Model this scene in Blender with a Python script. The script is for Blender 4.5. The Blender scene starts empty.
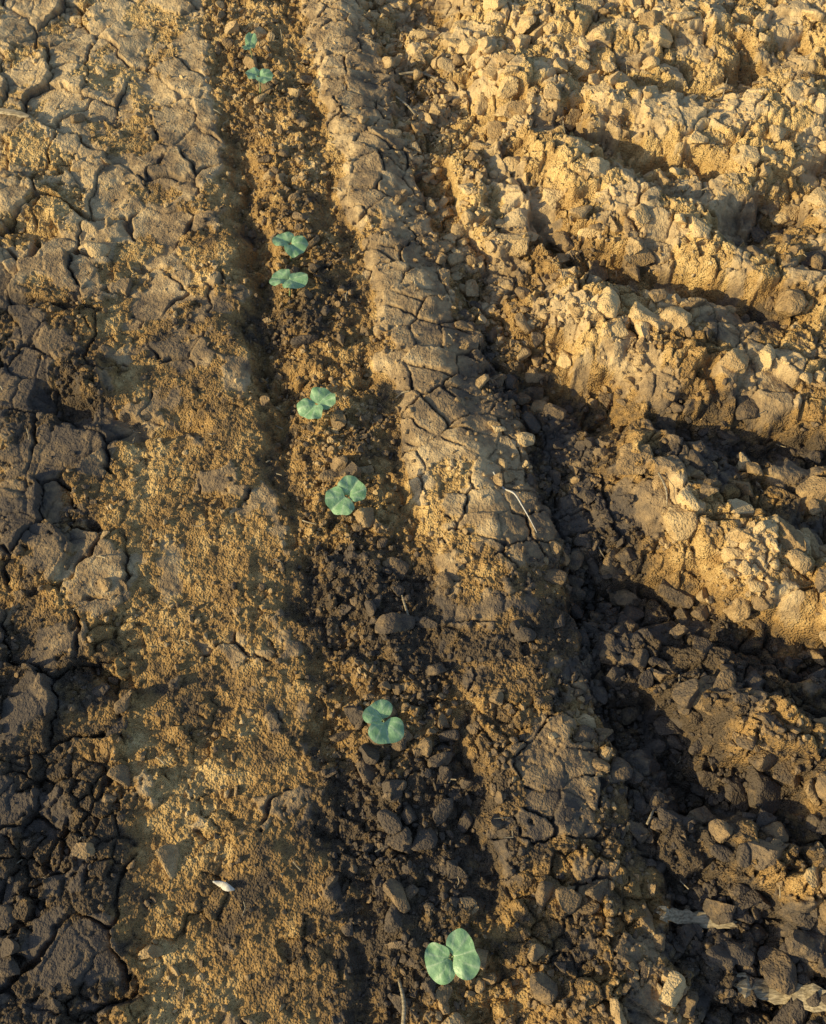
import bpy, math, numpy as np
from mathutils import Vector
rng = np.random.default_rng(11)
D = bpy.data
scene = bpy.context.scene

# ------------------------------------------------------------------ camera
CH = 1.40; PITCH = math.radians(62.0); F = 924.0
SP, CP = math.sin(PITCH), math.cos(PITCH)
cam = D.cameras.new("camera"); camo = D.objects.new("camera", cam)
scene.collection.objects.link(camo); scene.camera = camo
cam.sensor_fit = 'VERTICAL'; cam.sensor_height = 24.0; cam.lens = 24.0*F/1024.0
cam.clip_start = 0.02; cam.clip_end = 2000
camo.location = (0, 0, CH); camo.rotation_euler = (math.pi/2-PITCH, 0, 0)

def G(u, v):
    """ground position (metres) back-projected from image pixel coordinates onto the flat ground plane"""
    dx = (u-413)/F; dy = (512-v)/F
    t = CH/(SP-dy*CP)
    return (t*dx, t*(CP+dy*SP))

# ------------------------------------------------------------------ noise
NT = 1 << 16
RT = rng.random((NT, 4)).astype(np.float32)
def hsh(ix, iy, seed=0):
    return ((ix.astype(np.int64)*73856093) ^ (iy.astype(np.int64)*19349663) ^ (seed*83492791)) & (NT-1)
def vnoise(x, y, sc, seed=0):
    x = x/sc; y = y/sc
    ix = np.floor(x); iy = np.floor(y); fx = x-ix; fy = y-iy
    ix = ix.astype(np.int64); iy = iy.astype(np.int64)
    def gr(a, b, dx, dy):
        h = RT[hsh(a, b, seed), 0]*6.2832
        return np.cos(h)*dx+np.sin(h)*dy
    ux = fx*fx*fx*(fx*(fx*6-15)+10); uy = fy*fy*fy*(fy*(fy*6-15)+10)
    n = (gr(ix, iy, fx, fy)*(1-ux)+gr(ix+1, iy, fx-1, fy)*ux)*(1-uy) + \
        (gr(ix, iy+1, fx, fy-1)*(1-ux)+gr(ix+1, iy+1, fx-1, fy-1)*ux)*uy
    return n*1.5
def fbm(x, y, sc, o=4, seed=0, g=.5):
    r = 0; a = 1
    for i in range(o):
        r = r+a*vnoise(x+i*13.7, y-i*7.3, sc, seed+i*17); a *= g; sc *= .5
    return r
def voro(x, y, sc, seed=0, jit=.9):
    x = x/sc; y = y/sc
    ix = np.floor(x).astype(np.int64); iy = np.floor(y).astype(np.int64)
    f1 = np.full(x.shape, 9., np.float32); f2 = f1.copy()
    cid = np.zeros(x.shape, np.int64); ox = np.zeros(x.shape, np.float32); oy = ox.copy()
    for a in (-1, 0, 1):
        for b in (-1, 0, 1):
            h = hsh(ix+a, iy+b, seed); r = RT[h]
            dx = x-(ix+a+.5+(r[..., 0]-.5)*jit); dy = y-(iy+b+.5+(r[..., 1]-.5)*jit)
            d = np.sqrt(dx*dx+dy*dy)
            m = d < f1
            f2 = np.where(m, f1, np.minimum(f2, d)); f1 = np.where(m, d, f1)
            cid = np.where(m, h, cid); ox = np.where(m, dx, ox); oy = np.where(m, dy, oy)
    return f1, f2-f1, cid, ox, oy
def sst(a, b, x):
    t = np.clip((x-a)/(b-a), 0, 1); return t*t*(3-2*t)
def seg(px, py, pts):
    best = np.full(px.shape, 9e9)
    for (ax, ay), (bx, by) in zip(pts[:-1], pts[1:]):
        vx, vy = bx-ax, by-ay; L = vx*vx+vy*vy
        t = np.clip(((px-ax)*vx+(py-ay)*vy)/L, 0, 1)
        best = np.minimum(best, (px-ax-t*vx)**2+(py-ay-t*vy)**2)
    return np.sqrt(best)
def poly_sd(px, py, pts):
    d = seg(px, py, pts+[pts[0]])
    ins = np.zeros(px.shape, bool); n = len(pts)
    for i in range(n):
        x1, y1 = pts[i]; x2, y2 = pts[(i+1) % n]
        c = ((y1 > py) != (y2 > py)) & (px < (x2-x1)*(py-y1)/(y2-y1+1e-12)+x1)
        ins ^= c
    return np.where(ins, -d, d)

# ------------------------------------------------------------------ grid
def axis(a, b, da, db, far):
    v = [a]
    while v[-1] < b:
        t = (v[-1]-a)/(b-a); v.append(v[-1]+da+(db-da)*t)
    up = []; st = db; x = v[-1]
    while x < far:
        st *= 1.2; x += st; up.append(x)
    dn = []; st = da; x = v[0]
    while x > -far:
        st *= 1.2; x -= st; dn.append(x)
    return np.array(dn[::-1]+v+up)
xs = axis(-1.12, 1.15, .0021, .0021, 250.)
ys = axis(-.10, 2.26, .0017, .0029, 250.)
X, Y = np.meshgrid(xs, ys)
X = X.astype(np.float64); Y = Y.astype(np.float64)

near = (1-sst(3, 7, np.hypot(X, Y-1)))
wx = X+.014*fbm(X, Y, .07, 4, 5); wy = Y+.014*fbm(X, Y, .07, 4, 9)
wx2 = X+.004*fbm(X, Y, .025, 3, 25); wy2 = Y+.004*fbm(X, Y, .025, 3, 29)
big = fbm(X, Y, .30, 4, 3)
# block structure : soil breaks into clods, so every bank is stepped clod by clod
fb, eb, cb, obx, oby = voro(wx2, wy2, .065, 201)
fs, es, cs, osx, osy = voro(wx2, wy2, .027, 203)
rb, rs = RT[cb], RT[cs]
pick = sst(-.20, -.10, fbm(X, Y, .15, 2, 207))
QX = X-.50*(obx*.065*pick+osx*.027*(1-pick)); QY = Y-.50*(oby*.065*pick+osy*.027*(1-pick))
def svar(X_, Y_):
    return X_+.2*Y_+.024*vnoise(X, Y, .13, 41)+.014*fbm(X, Y, .05, 3, 43)
s = svar(X, Y); sq = svar(QX, QY)
bot = 1-sst(.25, .75, Y)

TRw = .315+.055*sst(1.5, .7, Y)
TLm = sst(-.40, -.34, s)*(1-sst(-.115, -.085, s))
FUm = sst(-.10, -.07, s)*(1-sst(.135, .165, s))
TRm = sst(.15, .17, s)*(1-sst(TRw-.02, TRw+.015, sq))
RBm = sst(TRw-.01, TRw+.03, .6*sq+.4*s)
ZLm = 1-sst(-.40, -.34, .6*sq+.4*s)

# crust (smooth sealed surface) versus loose granular soil
cb_bias = TLm*(.50*sst(.8, 1.4, Y)-.34)+TRm*(.70*sst(.50, .85, Y)-.12)+ZLm*(.16-.25*bot)-FUm*.9+RBm*(-.06-.20*sst(.9, .4, Y))
cn = fbm(X, Y, .14, 6, 211, .6)
crust = sst(-.03, .08, cn*.7+cb_bias)
loose = 1-crust

prof_s = np.array([-9, -.6, -.44, -.38, -.32, -.23, -.14, -.10, -.060, -.02, .03, .075, .11, .138, .165, .185, .24, .31])
prof_z = np.array([0.010, .010, .006, .001, -.008, -.009, -.005, -.008, -.019, -.018, -.011, -.012, -.019, -.023, -.010, .000, .003, .002])
H = np.interp(s, prof_s, prof_z)
H -= .026*np.exp(-((s+.05)/.035)**2)*sst(.75, 1.0, Y)*(1-sst(1.5, 1.8, Y))
H = H*(1-RBm)+RBm*(-.052+.042*sst(.48, .62, s))
H += -.024*sst(TRw-.085, TRw, s)*(1-RBm)
H += .012*big*(.35+.65*RBm+.5*ZLm)
H += .010*vnoise(X, Y, .16, 45)*(TLm*.45+FUm*.7+ZLm*.6)
H += near*.0035*crust*(1-FUm)

brk = sst(-.15, .45, fbm(X, Y, .16, 3, 71)+.25*bot)*(1-.6*crust)
ckm = sst(-.35, .2, fbm(X, Y, .09, 2, 73))
def blocks(amp, tilt, crk, fine):
    hb = (rb[..., 2]-.5)*amp+(obx*(rb[..., 0]-.5)+oby*(rb[..., 3]-.5))*tilt-crk*(1-sst(.01, .08, eb))
    hs = (rs[..., 2]-.45)*amp*.8+(osx*(rs[..., 0]-.5)+osy*(rs[..., 3]-.5))*tilt*.8-crk*.7*(1-sst(.04, .22, es))
    return hb*(1-fine)+hs*fine

# ---- left cracked plates
f1, e, cid, ox, oy = voro(wx, wy*.8, .096, 61)
r = RT[cid]
plate = (r[..., 2]-.5)*.017+(ox*(r[..., 0]-.5)+oy*(r[..., 3]-.5))*.026
crack = (1-sst(.012, .075, e))*(.2+.8*ckm)
H += ZLm*near*((plate-.020*crack)*(1-.4*brk)+blocks(.020, .026, .011, brk)*(.15+.85*brk))
# ---- left track
H += TLm*near*crust*(plate*.6-.013*crack)
H += TLm*.006*fbm(X, Y, .08, 3, 81)
gv = (1-sst(.1, .6, voro(wx2, wy2, .0095, 85)[0]))*(.25+.75*sst(-.3, .4, vnoise(X, Y, .03, 86)))
H += near*loose*.0040*gv*(1-.30*TLm)
mb_ = sst(.15, .5, fbm(X, Y, .13, 3, 87))*loose
H += TLm*near*mb_*blocks(.012, .014, .004, 1.)
# ---- right track
f1, e3, cid3, ox3, oy3 = voro(wx2+.5*(wx-X), wy2*1.4+.5*(wy-Y), .070, 91)
r3 = RT[cid3]
crackR = (1-sst(.010, .075, e3))*(.15+.85*ckm)
H += TRm*near*crust*((r3[..., 2]-.5)*.007+(ox3*(r3[..., 0]-.5)+oy3*(r3[..., 3]-.5))*.012-.015*crackR)
H += TRm*.005*fbm(X, Y, .07, 2, 97)
H += TRm*near*np.clip(bot*1.1*brk+.3*mb_, 0, 1)*blocks(.018, .024, .008, np.clip(brk+.2, 0, 1))
# ---- seed furrow
f1c, e4, cid4, ox4, oy4 = voro(wx2, wy2, .016, 101)
r4 = RT[cid4]
cr4 = (r4[..., 2]-.4)*(1-sst(.25, .75, f1c))
H += FUm*near*(cr4*.012+.009*fbm(X, Y, .05, 4, 103)+blocks(.014, .014, .004, 1.)*brk)

# ---- rubble / tyre lug zone
f5, e5, cid5, ox5, oy5 = voro(wx, wy, .12, 111)
r5 = RT[cid5]
H += RBm*near*((r5[..., 2]-.4)*.022+(ox5*(r5[..., 0]-.5)+oy5*(r5[..., 3]-.5))*.036-.022*(1-sst(.006, .07, e5))*ckm)*.8
H += RBm*near*blocks(.026, .040, .014, np.clip(.05+.8*brk, 0, 1))*(.6+.4*loose)
H += RBm*near*cr4*.006*loose+RBm*.005*fbm(X, Y, .10, 2, 113)

ridges = [
 ([(430, 30), (520, 80), (620, 105), (730, 130), (800, 90)], .10, .028),
 ([(545, 150), (600, 190), (690, 225), (770, 270), (826, 290)], .10, .032),
 ([(560, 300), (640, 330), (740, 365), (840, 410)], .095, .028),
 ([(640, 480), (720, 530), (830, 590)], .10, .032),
 ([(680, 690), (760, 725), (830, 770)], .06, .030),
 ([(690, 840), (770, 870), (840, 900)], .06, .024),
 ([(520, 10), (640, 30), (740, 10)], .08, .02),
 ([(600, 1000), (700, 960), (800, 960)], .06, .015),
]
grooves = [
 ([(575, 118), (640, 150), (715, 160)], .058, .044),
 ([(735, 225), (790, 195), (850, 150)], .088, .060),
 ([(640, 85), (720, 85), (800, 40)], .060, .044),
 ([(540, 215), (600, 255), (680, 275), (760, 305)], .058, .052),
 ([(560, 375), (640, 405), (730, 425), (840, 455)], .066, .054),
 ([(600, 570), (690, 605), (760, 625), (850, 655)], .080, .054),
 ([(640, 700), (700, 775), (800, 800)], .055, .036),
 ([(50, 395), (120, 425), (185, 425)], .045, .028),
 ([(0, 220), (70, 240)], .03, .02),
 ([(0, 690), (60, 660), (140, 690)], .025, .018),
 ([(250, 320), (275, 400)], .025, .012),
]
win = (X > -1.4) & (X < 1.5) & (Y > -.4) & (Y < 2.6)
rowsel = np.where(win.any(1))[0]; colsel = np.where(win.any(0))[0]
sl = np.s_[rowsel[0]:rowsel[-1]+1, colsel[0]:colsel[-1]+1]
Xw, Yw = X[sl], Y[sl]
dlow = .016*vnoise(Xw, Yw, .09, 121)
dww = dlow+.006*fbm(Xw, Yw, .02, 2, 123)
QXw, QYw = QX[sl]+dlow, QY[sl]+dlow
RG = np.zeros_like(Xw)
for pts, w, h in ridges:
    d = seg(QXw, QYw, [G(*p) for p in pts])
    RG = np.maximum(RG, h*(1-sst(w*.2, w, d)))
H[sl] += RG
for pts, w, h in grooves:
    d = seg(QXw, QYw, [G(*p) for p in pts])
    H[sl] -= h*(1-sst(w*.15, w, d))
slabs = [
 ([(448, 150), (495, 138), (520, 180), (546, 222), (500, 242), (466, 215)], .030),
 ([(505, 282), (545, 275), (548, 315), (515, 325)], .016),
 ([(552, 280), (600, 290), (590, 335), (550, 330)], .016),
 ([(50, 365), (100, 362), (108, 398), (52, 400)], .016),
 ([(0, 545), (48, 520), (78, 545), (50, 592), (0, 600)], .014),
 ([(690, 690), (745, 690), (818, 735), (812, 765), (745, 745)], .022),
 ([(0, 175), (60, 200), (95, 228), (40, 232), (0, 225)], .016),
 ([(705, 830), (755, 820), (800, 850), (765, 890), (715, 870)], .022),
 ([(780, 880), (840, 870), (840, 905), (790, 915)], .020),
 ([(478, 540), (520, 538), (524, 570), (482, 575)], .006),
]
for pts, h in slabs:
    sd = poly_sd(Xw, Yw, [G(*p) for p in pts])+dww*.5
    H[sl] += h*(1-sst(-.003, .004, sd))
# steep banks crumble : relax them so that no thin fins are left standing
B = H.copy()
for _ in range(5):
    B[1:-1, 1:-1] = (B[:-2, 1:-1]+B[2:, 1:-1]+B[1:-1, :-2]+B[1:-1, 2:]+2*B[1:-1, 1:-1])/6
gy_, gx_ = np.gradient(B, ys, xs)
stp = sst(.7, 1.5, np.hypot(gx_, gy_))*RBm
H = H*(1-stp*.85)+B*stp*.85
H += near*.0020*fbm(X, Y, .014, 3, 131)*(.25+.75*loose)*(1-.6*stp)

# ---- dryness with painted light and shade / granularity
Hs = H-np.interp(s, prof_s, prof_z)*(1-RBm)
dry_shade = .49+.34*fbm(X, Y, .22, 5, 141)+.26*fbm(X, Y, .04, 4, 143)
dry_shade += .06*TLm+.04*TRm-.12*FUm
dry_shade += .26*sst(.9, 1.5, Y)*RBm - .40*sst(1.05, .6, Y)*RBm  # far bank paler; shadow on the near bank painted in with the damp
dry_shade += .18*sst(1.1, 2.0, Y)-.08*sst(.8, .3, Y)  # paler towards the far end, darker at the near end
dry_shade -= .26*sst(-.35, -.45, s)*sst(.60, .3, Y)  # left zone darker towards the near end
dry_shade -= .12*ZLm*sst(1.5, 1.1, Y)
dry_shade += 5*np.clip(Hs, -.05, .05)*RBm
dry_shade -= .45*crack*(ZLm+TLm*crust)+.45*crackR*TRm*crust  # cracks also darkened in the colour so they read clearly
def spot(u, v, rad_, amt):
    global dry_shade
    gx, gy = G(u, v); dry_shade = dry_shade+amt*np.exp(-(((X-gx)**2+(Y-gy)**2)/rad_**2))
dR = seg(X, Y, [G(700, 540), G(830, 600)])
dry_shade += .40*(1-sst(.05, .16, dR))  # sunlit band along the ridge put into the colour
for a_ in [(335, 590, .08, -.4), (400, 800, .10, -.4), (400, 900, .10, -.4), (30, 540, .10, -.3), (40, 880, .14, -.3), (230, 900, .06, -.3),  # patches of damp, painted shadow blobs and painted sunlit tone
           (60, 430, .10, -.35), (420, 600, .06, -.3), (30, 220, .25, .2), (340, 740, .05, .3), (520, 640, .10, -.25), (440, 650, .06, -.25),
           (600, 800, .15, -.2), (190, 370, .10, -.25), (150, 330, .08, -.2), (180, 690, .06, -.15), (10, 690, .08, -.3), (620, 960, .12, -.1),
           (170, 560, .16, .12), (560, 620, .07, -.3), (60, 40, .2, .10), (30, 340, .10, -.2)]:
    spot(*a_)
dry_shade = np.clip(dry_shade, 0, 1)
grain = np.clip(.22+loose*.78, 0, 1)

def set_mesh(me, co, faces_flat, nper):
    nf = len(faces_flat)//nper
    me.vertices.add(len(co)); me.loops.add(len(faces_flat)); me.polygons.add(nf)
    me.vertices.foreach_set("co", np.ascontiguousarray(co, np.float32).ravel())
    me.loops.foreach_set("vertex_index", np.ascontiguousarray(faces_flat, np.int32))
    me.polygons.foreach_set("loop_start", np.arange(0, nf*nper, nper, dtype=np.int32))
    me.update(calc_edges=True)
ny, nx = X.shape
idx = np.arange(ny*nx, dtype=np.int32).reshape(ny, nx)
q = np.stack([idx[:-1, :-1], idx[:-1, 1:], idx[1:, 1:], idx[1:, :-1]], -1).ravel()
gm = D.meshes.new("field_soil"); set_mesh(gm, np.stack([X, Y, H], -1).reshape(-1, 3), q, 4)
for nme, arr in (("dry_shade", dry_shade), ("grain", grain)):
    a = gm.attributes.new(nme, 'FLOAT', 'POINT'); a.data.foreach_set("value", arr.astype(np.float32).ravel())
gm.polygons.foreach_set("use_smooth", np.ones(len(gm.polygons), bool))
gob = D.objects.new("field_soil", gm); scene.collection.objects.link(gob)

def hat(x, y):
    i = np.clip(np.searchsorted(ys, y), 1, ny-1); j = np.clip(np.searchsorted(xs, x), 1, nx-1)
    return H[i, j]
def at(arr, x, y):
    i = np.clip(np.searchsorted(ys, y), 1, ny-1); j = np.clip(np.searchsorted(xs, x), 1, nx-1)
    return arr[i, j]

# ------------------------------------------------------------------ materials
def soil_material():
    m = D.materials.new("soil"); m.use_nodes = True; nt = m.node_tree; N = nt.nodes; L = nt.links
    b = N["Principled BSDF"]; b.inputs["Roughness"].default_value = .95
    b.inputs["Specular IOR Level"].default_value = .15
    tc = N.new("ShaderNodeTexCoord")
    ad = N.new("ShaderNodeAttribute"); ad.attribute_name = "dry_shade"
    ag = N.new("ShaderNodeAttribute"); ag.attribute_name = "grain"
    n1 = N.new("ShaderNodeTexNoise"); n1.inputs["Scale"].default_value = 50; n1.inputs["Detail"].default_value = 4; n1.inputs["Roughness"].default_value = .75
    L.new(tc.outputs["Object"], n1.inputs["Vector"])
    ma = N.new("ShaderNodeMath"); ma.operation = 'MULTIPLY_ADD'; ma.inputs[1].default_value = 1.2; ma.inputs[2].default_value = -.60
    L.new(n1.outputs["Fac"], ma.inputs[0])
    mb = N.new("ShaderNodeMath"); mb.operation = 'ADD'; mb.use_clamp = True
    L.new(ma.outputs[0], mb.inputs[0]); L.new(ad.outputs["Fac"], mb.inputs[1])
    def ramp(c0, c1, c2):
        cr = N.new("ShaderNodeValToRGB"); L.new(mb.outputs[0], cr.inputs[0])
        e = cr.color_ramp.elements; e[0].position = 0.05; e[0].color = (*c0, 1)
        e[1].position = 1; e[1].color = (*c2, 1); k = e.new(.5); k.color = (*c1, 1)
        return cr
    ca = ramp((.110, .092, .078), (.315, .232, .142), (.64, .49, .29))   # sealed crust
    cg = ramp((.105, .080, .056), (.390, .245, .098), (.72, .51, .23))   # loose granules
    mx = N.new("ShaderNodeMix"); mx.data_type = 'RGBA'
    L.new(ag.outputs["Fac"], mx.inputs[0]); L.new(ca.outputs[0], mx.inputs[6]); L.new(cg.outputs[0], mx.inputs[7])
    L.new(mx.outputs[2], b.inputs["Base Color"])
    v = N.new("ShaderNodeTexVoronoi"); v.inputs["Scale"].default_value = 280; v.feature = 'F1'
    L.new(tc.outputs["Object"], v.inputs["Vector"])
    n2 = N.new("ShaderNodeTexNoise"); n2.inputs["Scale"].default_value = 150; n2.inputs["Detail"].default_value = 2; n2.inputs["Roughness"].default_value = .65
    L.new(tc.outputs["Object"], n2.inputs["Vector"])
    b1 = N.new("ShaderNodeBump"); b1.invert = True; b1.inputs["Distance"].default_value = .0034
    L.new(v.outputs["Distance"], b1.inputs["Height"]); L.new(ag.outputs["Fac"], b1.inputs["Strength"])
    b2 = N.new("ShaderNodeBump"); b2.inputs["Distance"].default_value = .0045; b2.inputs["Strength"].default_value = .8
    L.new(n2.outputs["Fac"], b2.inputs["Height"]); L.new(b1.outputs[0], b2.inputs["Normal"])
    b3 = N.new("ShaderNodeBump"); b3.inputs["Distance"].default_value = .008; b3.inputs["Strength"].default_value = .55
    L.new(n1.outputs["Fac"], b3.inputs["Height"]); L.new(b2.outputs[0], b3.inputs["Normal"])
    L.new(b3.outputs[0], b.inputs["Normal"])
    return m
soil = soil_material(); gm.materials.append(soil)

def simple(name, c1, c2, sc, rough=.8, bump=.3, stretch=(1, 1, 1)):
    m = D.materials.new(name); m.use_nodes = True; nt = m.node_tree; N = nt.nodes; L = nt.links
    b = N["Principled BSDF"]; b.inputs["Roughness"].default_value = rough; b.inputs["Specular IOR Level"].default_value = .25
    tc = N.new("ShaderNodeTexCoord"); mp = N.new("ShaderNodeMapping"); mp.inputs["Scale"].default_value = stretch
    n = N.new("ShaderNodeTexNoise"); n.inputs["Scale"].default_value = sc; n.inputs["Detail"].default_value = 6
    L.new(tc.outputs["Object"], mp.inputs[0]); L.new(mp.outputs[0], n.inputs["Vector"])
    cr = N.new("ShaderNodeValToRGB"); cr.color_ramp.elements[0].position = .35; cr.color_ramp.elements[1].position = .65
    cr.color_ramp.elements[0].color = (*c1, 1); cr.color_ramp.elements[1].color = (*c2, 1)
    L.new(n.outputs["Fac"], cr.inputs[0]); L.new(cr.outputs[0], b.inputs["Base Color"])
    bp = N.new("ShaderNodeBump"); bp.inputs["Distance"].default_value = .002; bp.inputs["Strength"].default_value = bump
    L.new(n.outputs["Fac"], bp.inputs["Height"]); L.new(bp.outputs[0], b.inputs["Normal"])
    return m
straw = simple("dry_straw", (.20, .16, .10), (.48, .40, .27), 220, bump=.8, stretch=(.25, 1.6, 1.6))
pale = simple("pale_husk", (.55, .52, .45), (.72, .68, .60), 200)
stemm = simple("seedling_stem", (.18, .30, .12), (.26, .24, .13), 120)

def leaf_material():
    m = D.materials.new("cotyledon_leaf"); m.use_nodes = True; nt = m.node_tree; N = nt.nodes; L = nt.links
    b = N["Principled BSDF"]; b.inputs["Roughness"].default_value = .40; b.inputs["Specular IOR Level"].default_value = .5
    tc = N.new("ShaderNodeTexCoord")
    n = N.new("ShaderNodeTexNoise"); n.inputs["Scale"].default_value = 70; n.inputs["Detail"].default_value = 5
    L.new(tc.outputs["Object"], n.inputs["Vector"])
    cr = N.new("ShaderNodeValToRGB"); cr.color_ramp.elements[0].position = .3; cr.color_ramp.elements[1].position = .7
    cr.color_ramp.elements[0].color = (.17, .35, .17, 1); cr.color_ramp.elements[1].color = (.34, .56, .33, 1)
    L.new(n.outputs["Fac"], cr.inputs[0])
    at_ = N.new("ShaderNodeAttribute"); at_.attribute_name = "vein"
    mx = N.new("ShaderNodeMix"); mx.data_type = 'RGBA'; L.new(at_.outputs["Fac"], mx.inputs[0])
    L.new(cr.outputs[0], mx.inputs[6]); mx.inputs[7].default_value = (.55, .70, .48, 1)
    L.new(mx.outputs[2], b.inputs["Base Color"])
    bp = N.new("ShaderNodeBump"); bp.inputs["Distance"].default_value = .004; bp.inputs["Strength"].default_value = .8
    L.new(n.outputs["Fac"], bp.inputs["Height"]); L.new(bp.outputs[0], b.inputs["Normal"])
    tr = N.new("ShaderNodeBsdfTranslucent"); tr.inputs["Color"].default_value = (.32, .58, .22, 1)
    ms = N.new("ShaderNodeMixShader"); ms.inputs[0].default_value = .2
    L.new(b.outputs[0], ms.inputs[1]); L.new(tr.outputs[0], ms.inputs[2])
    L.new(ms.outputs[0], N["Material Output"].inputs["Surface"])
    return m
leafm = leaf_material()

# ------------------------------------------------------------------ loose crumbs & clods
import bmesh
def ico(sub):
    bm = bmesh.new(); bmesh.ops.create_icosphere(bm, subdivisions=sub, radius=1)
    v = np.array([x.co[:] for x in bm.verts]); f = np.array([[w.index for w in fc.verts] for fc in bm.faces]); bm.free()
    return v, f
def clod_shape(v, r, cuts=9, rough=.10):
    v = v.copy()
    for _ in range(cuts):
        n = r.normal(size=3); n /= np.linalg.norm(n); d = r.uniform(.32, .72)
        k = v@n; v -= np.outer(np.maximum(k-d, 0), n)
    if len(v) > 500:
        nn = fbm(v[:, 0]*2.2+v[:, 2]*1.7+r.uniform(0, 50), v[:, 1]*2.2+v[:, 2], 1.0, 4, 7)
        v *= (1+.12*nn[:, None])
    v *= (1+r.normal(size=(len(v), 1))*rough)
    v /= np.abs(v).max()
    return v*np.array([1, r.uniform(.65, 1), r.uniform(.5, .85)])
V2, F2 = ico(2); V3, F3 = ico(3); V4, F4 = ico(4)
def scatter(name, n, size, dens, V, Fc, seed, sink=.25, pw=2.2, tilt=.5, gr=.4, rough=None, dofs=-.03):
    r = np.random.default_rng(seed)
    if rough is None: rough = .05 if len(V) < 100 else .03
    shapes = [clod_shape(V, r, rough=rough) for _ in range(24)]
    pts = []
    while sum(len(p) for p in pts) < n:
        px = r.uniform(-1.1, 1.13, 40000); py = r.uniform(-.08, 2.22, 40000)
        k = r.random(40000) < at(dens, px, py); pts.append(np.stack([px[k], py[k]], -1))
    P = np.concatenate(pts); P = P[r.permutation(len(P))[:n]]
    sz = size[0]*(size[1]/size[0])**(r.random(n)**pw)
    co = []; fa = []; da = []; base = 0
    z = hat(P[:, 0], P[:, 1]); dd = at(dry_shade, P[:, 0], P[:, 1])
    ang = r.uniform(0, 6.283, n); tx = r.normal(size=n)*tilt
    for i in range(n):
        v = shapes[i % 24]*sz[i]
        c, s_ = math.cos(tx[i]), math.sin(tx[i])
        v = np.stack([v[:, 0], v[:, 1]*c-v[:, 2]*s_, v[:, 1]*s_+v[:, 2]*c], -1)
        c, s_ = math.cos(ang[i]), math.sin(ang[i])
        v = np.stack([v[:, 0]*c-v[:, 1]*s_, v[:, 0]*s_+v[:, 1]*c, v[:, 2]], -1)
        co.append(v+np.array([P[i, 0], P[i, 1], z[i]+sz[i]*sink])); fa.append(Fc+base); base += len(v)
        da.append(np.full(len(v), dd[i]+dofs+r.normal()*.14))
    me = D.meshes.new(name); set_mesh(me, np.concatenate(co), np.concatenate(fa).ravel(), 3)
    a = me.attributes.new("dry_shade", 'FLOAT', 'POINT'); a.data.foreach_set("value", np.clip(np.concatenate(da), 0, 1).astype(np.float32))
    a = me.attributes.new("grain", 'FLOAT', 'POINT'); a.data.foreach_set("value", np.full(base, gr, np.float32))
    me.materials.append(soil)
    o = D.objects.new(name, me); scene.collection.objects.link(o)
clump = sst(-.2, .5, fbm(X, Y, .12, 3, 161))
edgeR = np.exp(-((s-(TRw+.06))/.07)**2)
low = sst(.9, .4, Y)
dens_f = np.clip(.9*np.exp(-((s-.03)/.09)**2)*(.3+clump)+.30*ZLm*clump*loose+.9*edgeR*(.4+clump)+RBm*(.25+.5*low)*clump+TRm*.35*bot*clump+.15*TLm*loose*clump+.15*TRm*loose+.03, 0, 1)
scatter("soil_crumbs", 19000, (.0022, .009), dens_f, V2, F2, 5)
dens_m = np.clip(.50*np.exp(-((s-.05)/.07)**2)*(.3+.7*bot)+.9*edgeR*(.3+clump)+RBm*(.20+.6*low)*clump+.12*ZLm*clump*(.3+bot)*loose+TRm*.10*bot+.05*np.exp(-((s+.37)/.05)**2), 0, 1)
scatter("soil_clods", 2500, (.007, .028), dens_m, V3, F3, 6, .2, 1.9)
# large broken lumps half sunk in the tyre-lug banks
dens_b = np.clip(RBm*sst(.42, .55, s)*(.25+.75*clump), 0, 1)
scatter("broken_soil_lumps", 330, (.020, .050), dens_b, V4, F4, 8, -.08, 1.2, .35, .5, .004, .02)

def big_clod(u, v, r_, dv, seed, name="soil_clod"):
    r = np.random.default_rng(seed); Vv, Fv = ico(5)
    p = clod_shape(Vv, r, 15, .0)
    p *= r_
    x, y = G(u, v); p += np.array([x, y, float(hat(np.array([x]), np.array([y]))[0])+r_*.2])
    me = D.meshes.new(name); set_mesh(me, p, Fv.ravel(), 3)
    a = me.attributes.new("dry_shade", 'FLOAT', 'POINT'); a.data.foreach_set("value", np.full(len(p), dv, np.float32))
    a = me.attributes.new("grain", 'FLOAT', 'POINT'); a.data.foreach_set("value", np.full(len(p), .25, np.float32))
    me.materials.append(soil); o = D.objects.new(name, me); scene.collection.objects.link(o)
for i, (u, v, r_, dv) in enumerate([(740, 515, .034, .95), (748, 458, .028, .8), (632, 575, .036, .35), (815, 590, .030, .3), (665, 668, .022, .3),
        (715, 815, .044, .25), (480, 548, .018, .4), (630, 650, .022, .25), (388, 795, .018, .2), (700, 500, .02, .35), (655, 300, .022, .5), (395, 945, .016, .2),
        (540, 330, .02, .4), (606, 445, .022, .3), (468, 902, .018, .45), (820, 735, .03, .35), (90, 850, .02, .45), (110, 800, .018, .5), (265, 312, .013, .6), (685, 620, .024, .3), (575, 240, .02, .5),
        (760, 855, .038, .25), (690, 885, .03, .2), (650, 760, .028, .15), (590, 530, .022, .25), (800, 940, .038, .2)]):
    big_clod(u, v, r_, dv, 300+i)

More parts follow.
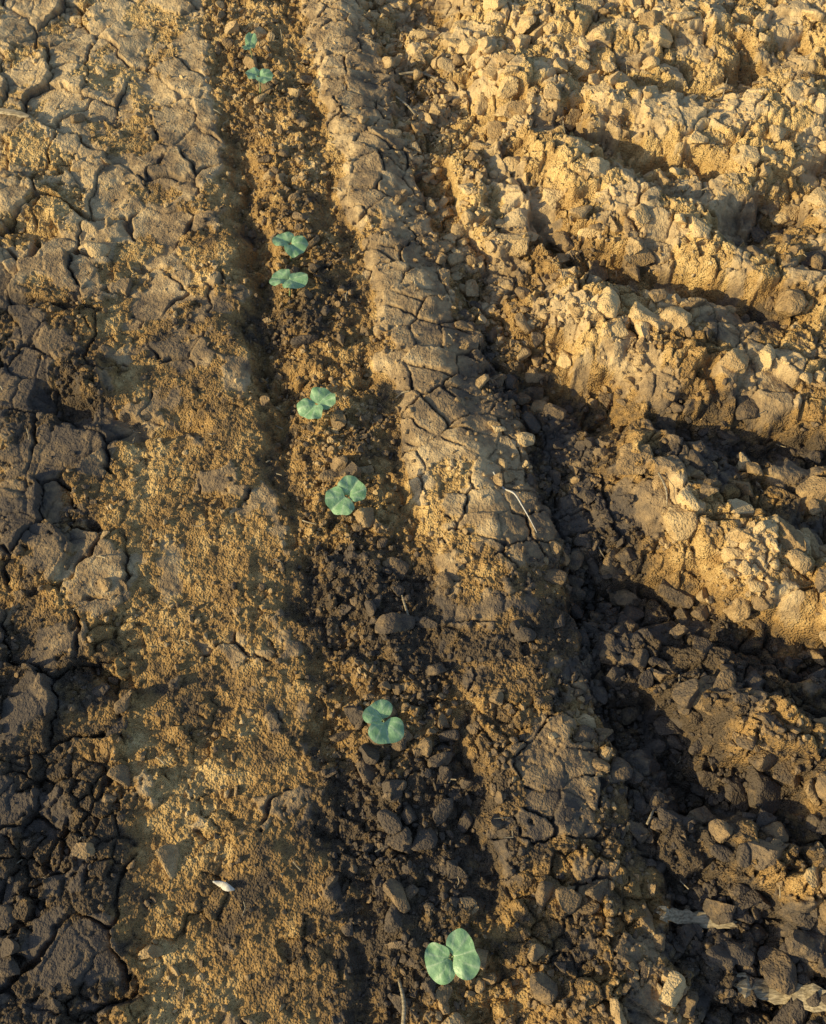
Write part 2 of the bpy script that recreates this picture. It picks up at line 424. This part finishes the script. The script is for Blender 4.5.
# ------------------------------------------------------------------ tubes
def tube(name, pts, rad, mat, sides=8, flat=1.0, parent=None, jitter=.0):
    P = [Vector(p) for p in pts]
    out = []
    for i in range(len(P)-1):
        a, b = P[i], P[i+1]; p0 = P[i-1] if i else a*2-b; p3 = P[i+2] if i+2 < len(P) else b*2-a
        for k in range(6):
            t = k/6; out.append(.5*((2*a)+(b-p0)*t+(2*p0-5*a+4*b-p3)*t*t+(3*a-p0-3*b+p3)*t**3))
    out.append(P[-1]); co = []; fa = []; n = len(out)
    sj = 1+jitter*rng.normal(size=sides)*1.5
    for i, p in enumerate(out):
        tg = (out[min(i+1, n-1)]-out[max(i-1, 0)]).normalized()
        u = tg.cross(Vector((0, 0, 1)));  u = u.normalized() if u.length > .05 else Vector((1, 0, 0)); w = u.cross(tg)
        t = i/(n-1); rr = np.interp(t, np.linspace(0, 1, len(rad)), rad)*(1+jitter*rng.normal())
        for k in range(sides):
            a = 6.28318*k/sides; rk = rr*sj[k]*(1+.5*jitter*rng.normal())
            endj = tg*(rr*rng.normal()*.6*(jitter > .05) if i in (0, n-1) else 0)
            co.append(p+u*math.cos(a)*rk+w*math.sin(a)*rk*flat+endj)
    for i in range(n-1):
        for k in range(sides):
            k2 = (k+1) % sides; fa.append((i*sides+k, i*sides+k2, (i+1)*sides+k2, (i+1)*sides+k))
    fa.append(tuple(range(sides))[::-1]); fa.append(tuple((n-1)*sides+k for k in range(sides)))
    me = D.meshes.new(name); me.from_pydata([tuple(c) for c in co], [], fa); me.materials.append(mat)
    for pl_ in me.polygons: pl_.use_smooth = len(pl_.vertices) == 4 and jitter < .05
    o = D.objects.new(name, me); scene.collection.objects.link(o)
    if parent: o.parent = parent
    return o
def gp(u, v, dz):
    x, y = G(u, v); return (x, y, float(hat(np.array([x]), np.array([y]))[0])+dz)
tube("dry_root", [gp(493, 474, .010), gp(503, 486, .006), gp(514, 494, .008), gp(522, 507, .006), gp(530, 521, .005), gp(537, 532, .003)], [.0012, .0014, .0010, .0006], pale, jitter=.04)
tube("straw_stalk", [gp(664, 914, .018), gp(700, 917, .022), gp(737, 921, .018)], [.008, .010, .008], straw, 14, .35, jitter=.14)
tube("straw_stalk", [gp(745, 984, .014), gp(785, 992, .020), gp(835, 1003, .016)], [.010, .012, .012], straw, 14, .35, jitter=.14)
tube("straw_stalk", [gp(-8, 117, .008), gp(15, 124, .012), gp(34, 130, .006)], [.008, .007, .005], straw, 12, .4, jitter=.12)
tube("straw_stalk", [gp(399, 980, .010), gp(404, 1003, .012), gp(403, 1026, .010)], [.002, .0028, .0026], straw, 8, .6)
tube("straw_stalk", [gp(402, 594, .008), gp(406, 608, .010), gp(412, 624, .005)], [.0014, .0020, .0014], straw, 8, .6)
tube("straw_stalk", [gp(398, 62, .010), gp(420, 60, .014), gp(446, 66, .010)], [.003, .004, .003], straw, 8, .5)
tube("straw_stalk", [gp(396, 84, .010), gp(408, 92, .016), gp(416, 103, .010)], [.002, .003, .002], straw, 8, .5)
tube("straw_stalk", [gp(705, 92, .022), gp(716, 102, .035), gp(738, 86, .04)], [.002, .0025, .0012], straw, 8, .5)
tube("straw_stalk", [gp(706, 106, .022), gp(722, 96, .04), gp(727, 80, .04)], [.002, .002, .001], straw, 8, .5)
tube("straw_stalk", [gp(650, 822, .012), gp(656, 810, .02), gp(664, 802, .012)], [.0018, .002, .001], straw, 8, .5)
tube("straw_stalk", [gp(655, 480, .01), gp(662, 497, .016), gp(664, 512, .01)], [.002, .002, .001], straw, 8, .5)
tube("seed_husk", [gp(212, 881, .006), gp(221, 884, .008), gp(228, 888, .008), gp(235, 890, .006)], [.0008, .0040, .0055, .0045, .001], pale, 12, .6)
bmx = []; fx_ = []
r = np.random.default_rng(77)
for i in range(170):
    x = r.uniform(-1, 1.1); y = r.uniform(0, 2.2); a = r.uniform(0, 6.28); l = r.uniform(.006, .028); w = r.uniform(.0005, .0016)
    z = float(hat(np.array([x]), np.array([y]))[0])+.004; dx, dy = math.cos(a), math.sin(a); zz = r.normal()*.25*l
    b = len(bmx); c = r.normal()*.15*l
    for t in (-1, 0, 1):
        cx = x+dx*l*t/2-dy*c*(t == 0); cy = y+dy*l*t/2+dx*c*(t == 0); cz = z+zz*t+.002*(t == 0)
        bmx += [(cx-dy*w, cy+dx*w, cz), (cx, cy, cz+w), (cx+dy*w, cy-dx*w, cz)]
    for k in (0, 3):
        fx_ += [(b+k, b+k+1, b+k+4, b+k+3), (b+k+1, b+k+2, b+k+5, b+k+4)]
me = D.meshes.new("stubble_scraps"); me.from_pydata(bmx, [], fx_); me.materials.append(straw)
scene.collection.objects.link(D.objects.new("stubble_scraps", me))

# ------------------------------------------------------------------ seedlings
def leaf(parent, name, size, heading, lift, fold, tip, base, seed, roll=0., notch=.1, wide=1.35):
    """kidney-shaped cotyledon (length `size`), basal notch at the end of its petiole"""
    r = np.random.default_rng(seed); NR, NS = 14, 84
    a0 = size*.5; co = [(0, 0, 0)]; ve = [.3]
    ph = r.uniform(0, 6.28, 4)
    for i in range(1, NR+1):
        q_ = i/NR
        for j in range(NS):
            th = -math.pi+2*math.pi*j/NS
            dth = math.pi-abs(th)
            R = 1-.34*math.exp(-(dth/.40)**2)-notch*math.exp(-(th/.30)**2)
            R *= 1+.035*math.sin(3*th+ph[0])+.02*math.sin(7*th+ph[1])
            x = a0*.70+a0*q_*R*math.cos(th); y = a0*wide*q_*R*math.sin(th)
            ay = math.sqrt(y*y+(.0015)**2)
            z = fold*ay-fold*.75*ay*ay/(a0*wide)-tip*(x/size)**2*size
            z += size*q_*q_*(.06*math.sin(3*th+ph[2])+.03*math.sin(6*th+ph[3]))
            co.append((x, y, z))
            ang = math.atan2(y, x)
            vn = max(math.exp(-((ang-a)/.05)**2) for a in (-1.15, -.62, 0, .62, 1.15))
            ve.append(vn*.8*(1-.35*q_))
    fa = [(0, 1+j, 1+(j+1) % NS) for j in range(NS)]
    for i in range(NR-1):
        for j in range(NS):
            a = 1+i*NS+j; b = 1+i*NS+(j+1) % NS; fa.append((a, a+NS, b+NS, b))
    co[0] = (a0*.70, 0, -tip*.12*size+fold*.0015)
    me = D.meshes.new(name)
    P = np.array(co)
    cr_, sr = math.cos(roll), math.sin(roll)
    P = np.stack([P[:, 0], P[:, 1]*cr_-P[:, 2]*sr, P[:, 1]*sr+P[:, 2]*cr_], -1)
    cl, sl_ = math.cos(lift), math.sin(lift)
    P = np.stack([P[:, 0]*cl-P[:, 2]*sl_, P[:, 1], P[:, 0]*sl_+P[:, 2]*cl], -1)
    ch, sh = math.cos(heading), math.sin(heading)
    P = np.stack([P[:, 0]*ch-P[:, 1]*sh+base[0], P[:, 0]*sh+P[:, 1]*ch+base[1], P[:, 2]+base[2]], -1)
    me.from_pydata(P.tolist(), [], fa)
    a = me.attributes.new("vein", 'FLOAT', 'POINT'); a.data.foreach_set("value", np.array(ve, np.float32))
    for p in me.polygons: p.use_smooth = True
    me.materials.append(leafm)
    o = D.objects.new(name, me); scene.collection.objects.link(o); o.parent = parent
rad = math.radians
def seedling(u, v, leaves, hgt=.035):
    x, y = G(u, v); z = float(hat(np.array([x]), np.array([y]))[0]); k = (CH-hgt-z)/CH; x *= k; y *= k
    z = float(hat(np.array([x]), np.array([y]))[0])
    e_ = D.objects.new("cotton_seedling", None); scene.collection.objects.link(e_); e_.location = (x, y, z); e_.empty_display_size = .02
    tube("stem", [(-.004, .002, -.015), (.001, -.001, hgt*.5), (0, 0, hgt-.004)], [.0022, .0018, .0016], stemm, parent=e_)
    for i, (sz, hd, lift, fold, tip, roll, notch, wide) in enumerate(leaves):
        h_ = rad(hd); pe = .0025
        b_ = (pe*math.cos(h_), pe*math.sin(h_), hgt+.0025*i)
        tube("petiole_%d" % (i+1), [(0, 0, hgt-.005), (b_[0]*.6, b_[1]*.6, hgt-.001), (b_[0]*1.6, b_[1]*1.6, b_[2])], [.0013, .0010, .0008], stemm, parent=e_)
        leaf(e_, "cotyledon_%d" % (i+1), sz, h_, rad(lift), fold, tip, b_, int(u*7+i), rad(roll), notch, wide)
seedling(451, 957, [(.040, 205, 4, .65, .35, -24, .08, 1.38), (.042, 12, 24, .60, .30, 14, .16, 1.5)], .042)
seedling(384, 721, [(.036, 130, 12, .60, .35, 14, .12, 1.38), (.042, 285, 8, .60, .30, -10, .10, 1.30)], .042)
seedling(347, 499, [(.041, 52, 28, .65, .30, 14, .14, 1.25), (.041, 225, 4, .60, .30, -8, .14, 1.40)], .042)
seedling(318, 408, [(.041, 50, 20, .60, .30, -8, .14, 1.36), (.040, 225, 6, .65, .35, 12, .12, 1.42)], .042)
seedling(288, 279, [(.040, 165, 6, .65, .30, 10, .14, 1.35), (.044, 330, 20, .60, .35, -8, .14, 1.3)], .042)
seedling(289, 241, [(.039, 145, 14, .60, .30, 10, .12, 1.25), (.041, 325, 4, .65, .35, 0, .12, 1.3)], .045)
seedling(258, 75, [(.034, 150, 20, .50, .25, 6, .10, 1.1), (.038, 345, 12, .50, .30, 0, .10, 1.2)], .042)
seedling(250, 47, [(.038, 80, 40, .5, .1, 20, .10, .7), (.034, 250, 35, .5, .25, 0, .1, .7)], .045)

# ------------------------------------------------------------------ light
EL = math.radians(21.5); az = Vector((-.94, -.34, 0)).normalized()
sd = Vector((az.x*math.cos(EL), az.y*math.cos(EL), math.sin(EL)))
sun = D.lights.new("sun", 'SUN'); sun.energy = 5.0; sun.angle = math.radians(.5); sun.color = (1, .80, .41)
so = D.objects.new("sun", sun); scene.collection.objects.link(so); so.rotation_euler = sd.to_track_quat('Z', 'Y').to_euler()
w = D.worlds.new("World"); scene.world = w; w.use_nodes = True
sk = w.node_tree.nodes.new("ShaderNodeTexSky"); sk.sky_type = 'NISHITA'; sk.sun_disc = False
sk.sun_elevation = EL; sk.sun_rotation = math.atan2(az.x, az.y) % (2*math.pi)
bg = w.node_tree.nodes["Background"]; bg.inputs[1].default_value = .15
w.node_tree.links.new(sk.outputs[0], bg.inputs[0])
scene.view_settings.view_transform = 'Standard'; scene.view_settings.look = 'None'; scene.view_settings.exposure = 0
print("verts", ny*nx, "H range", H.min(), H.max())
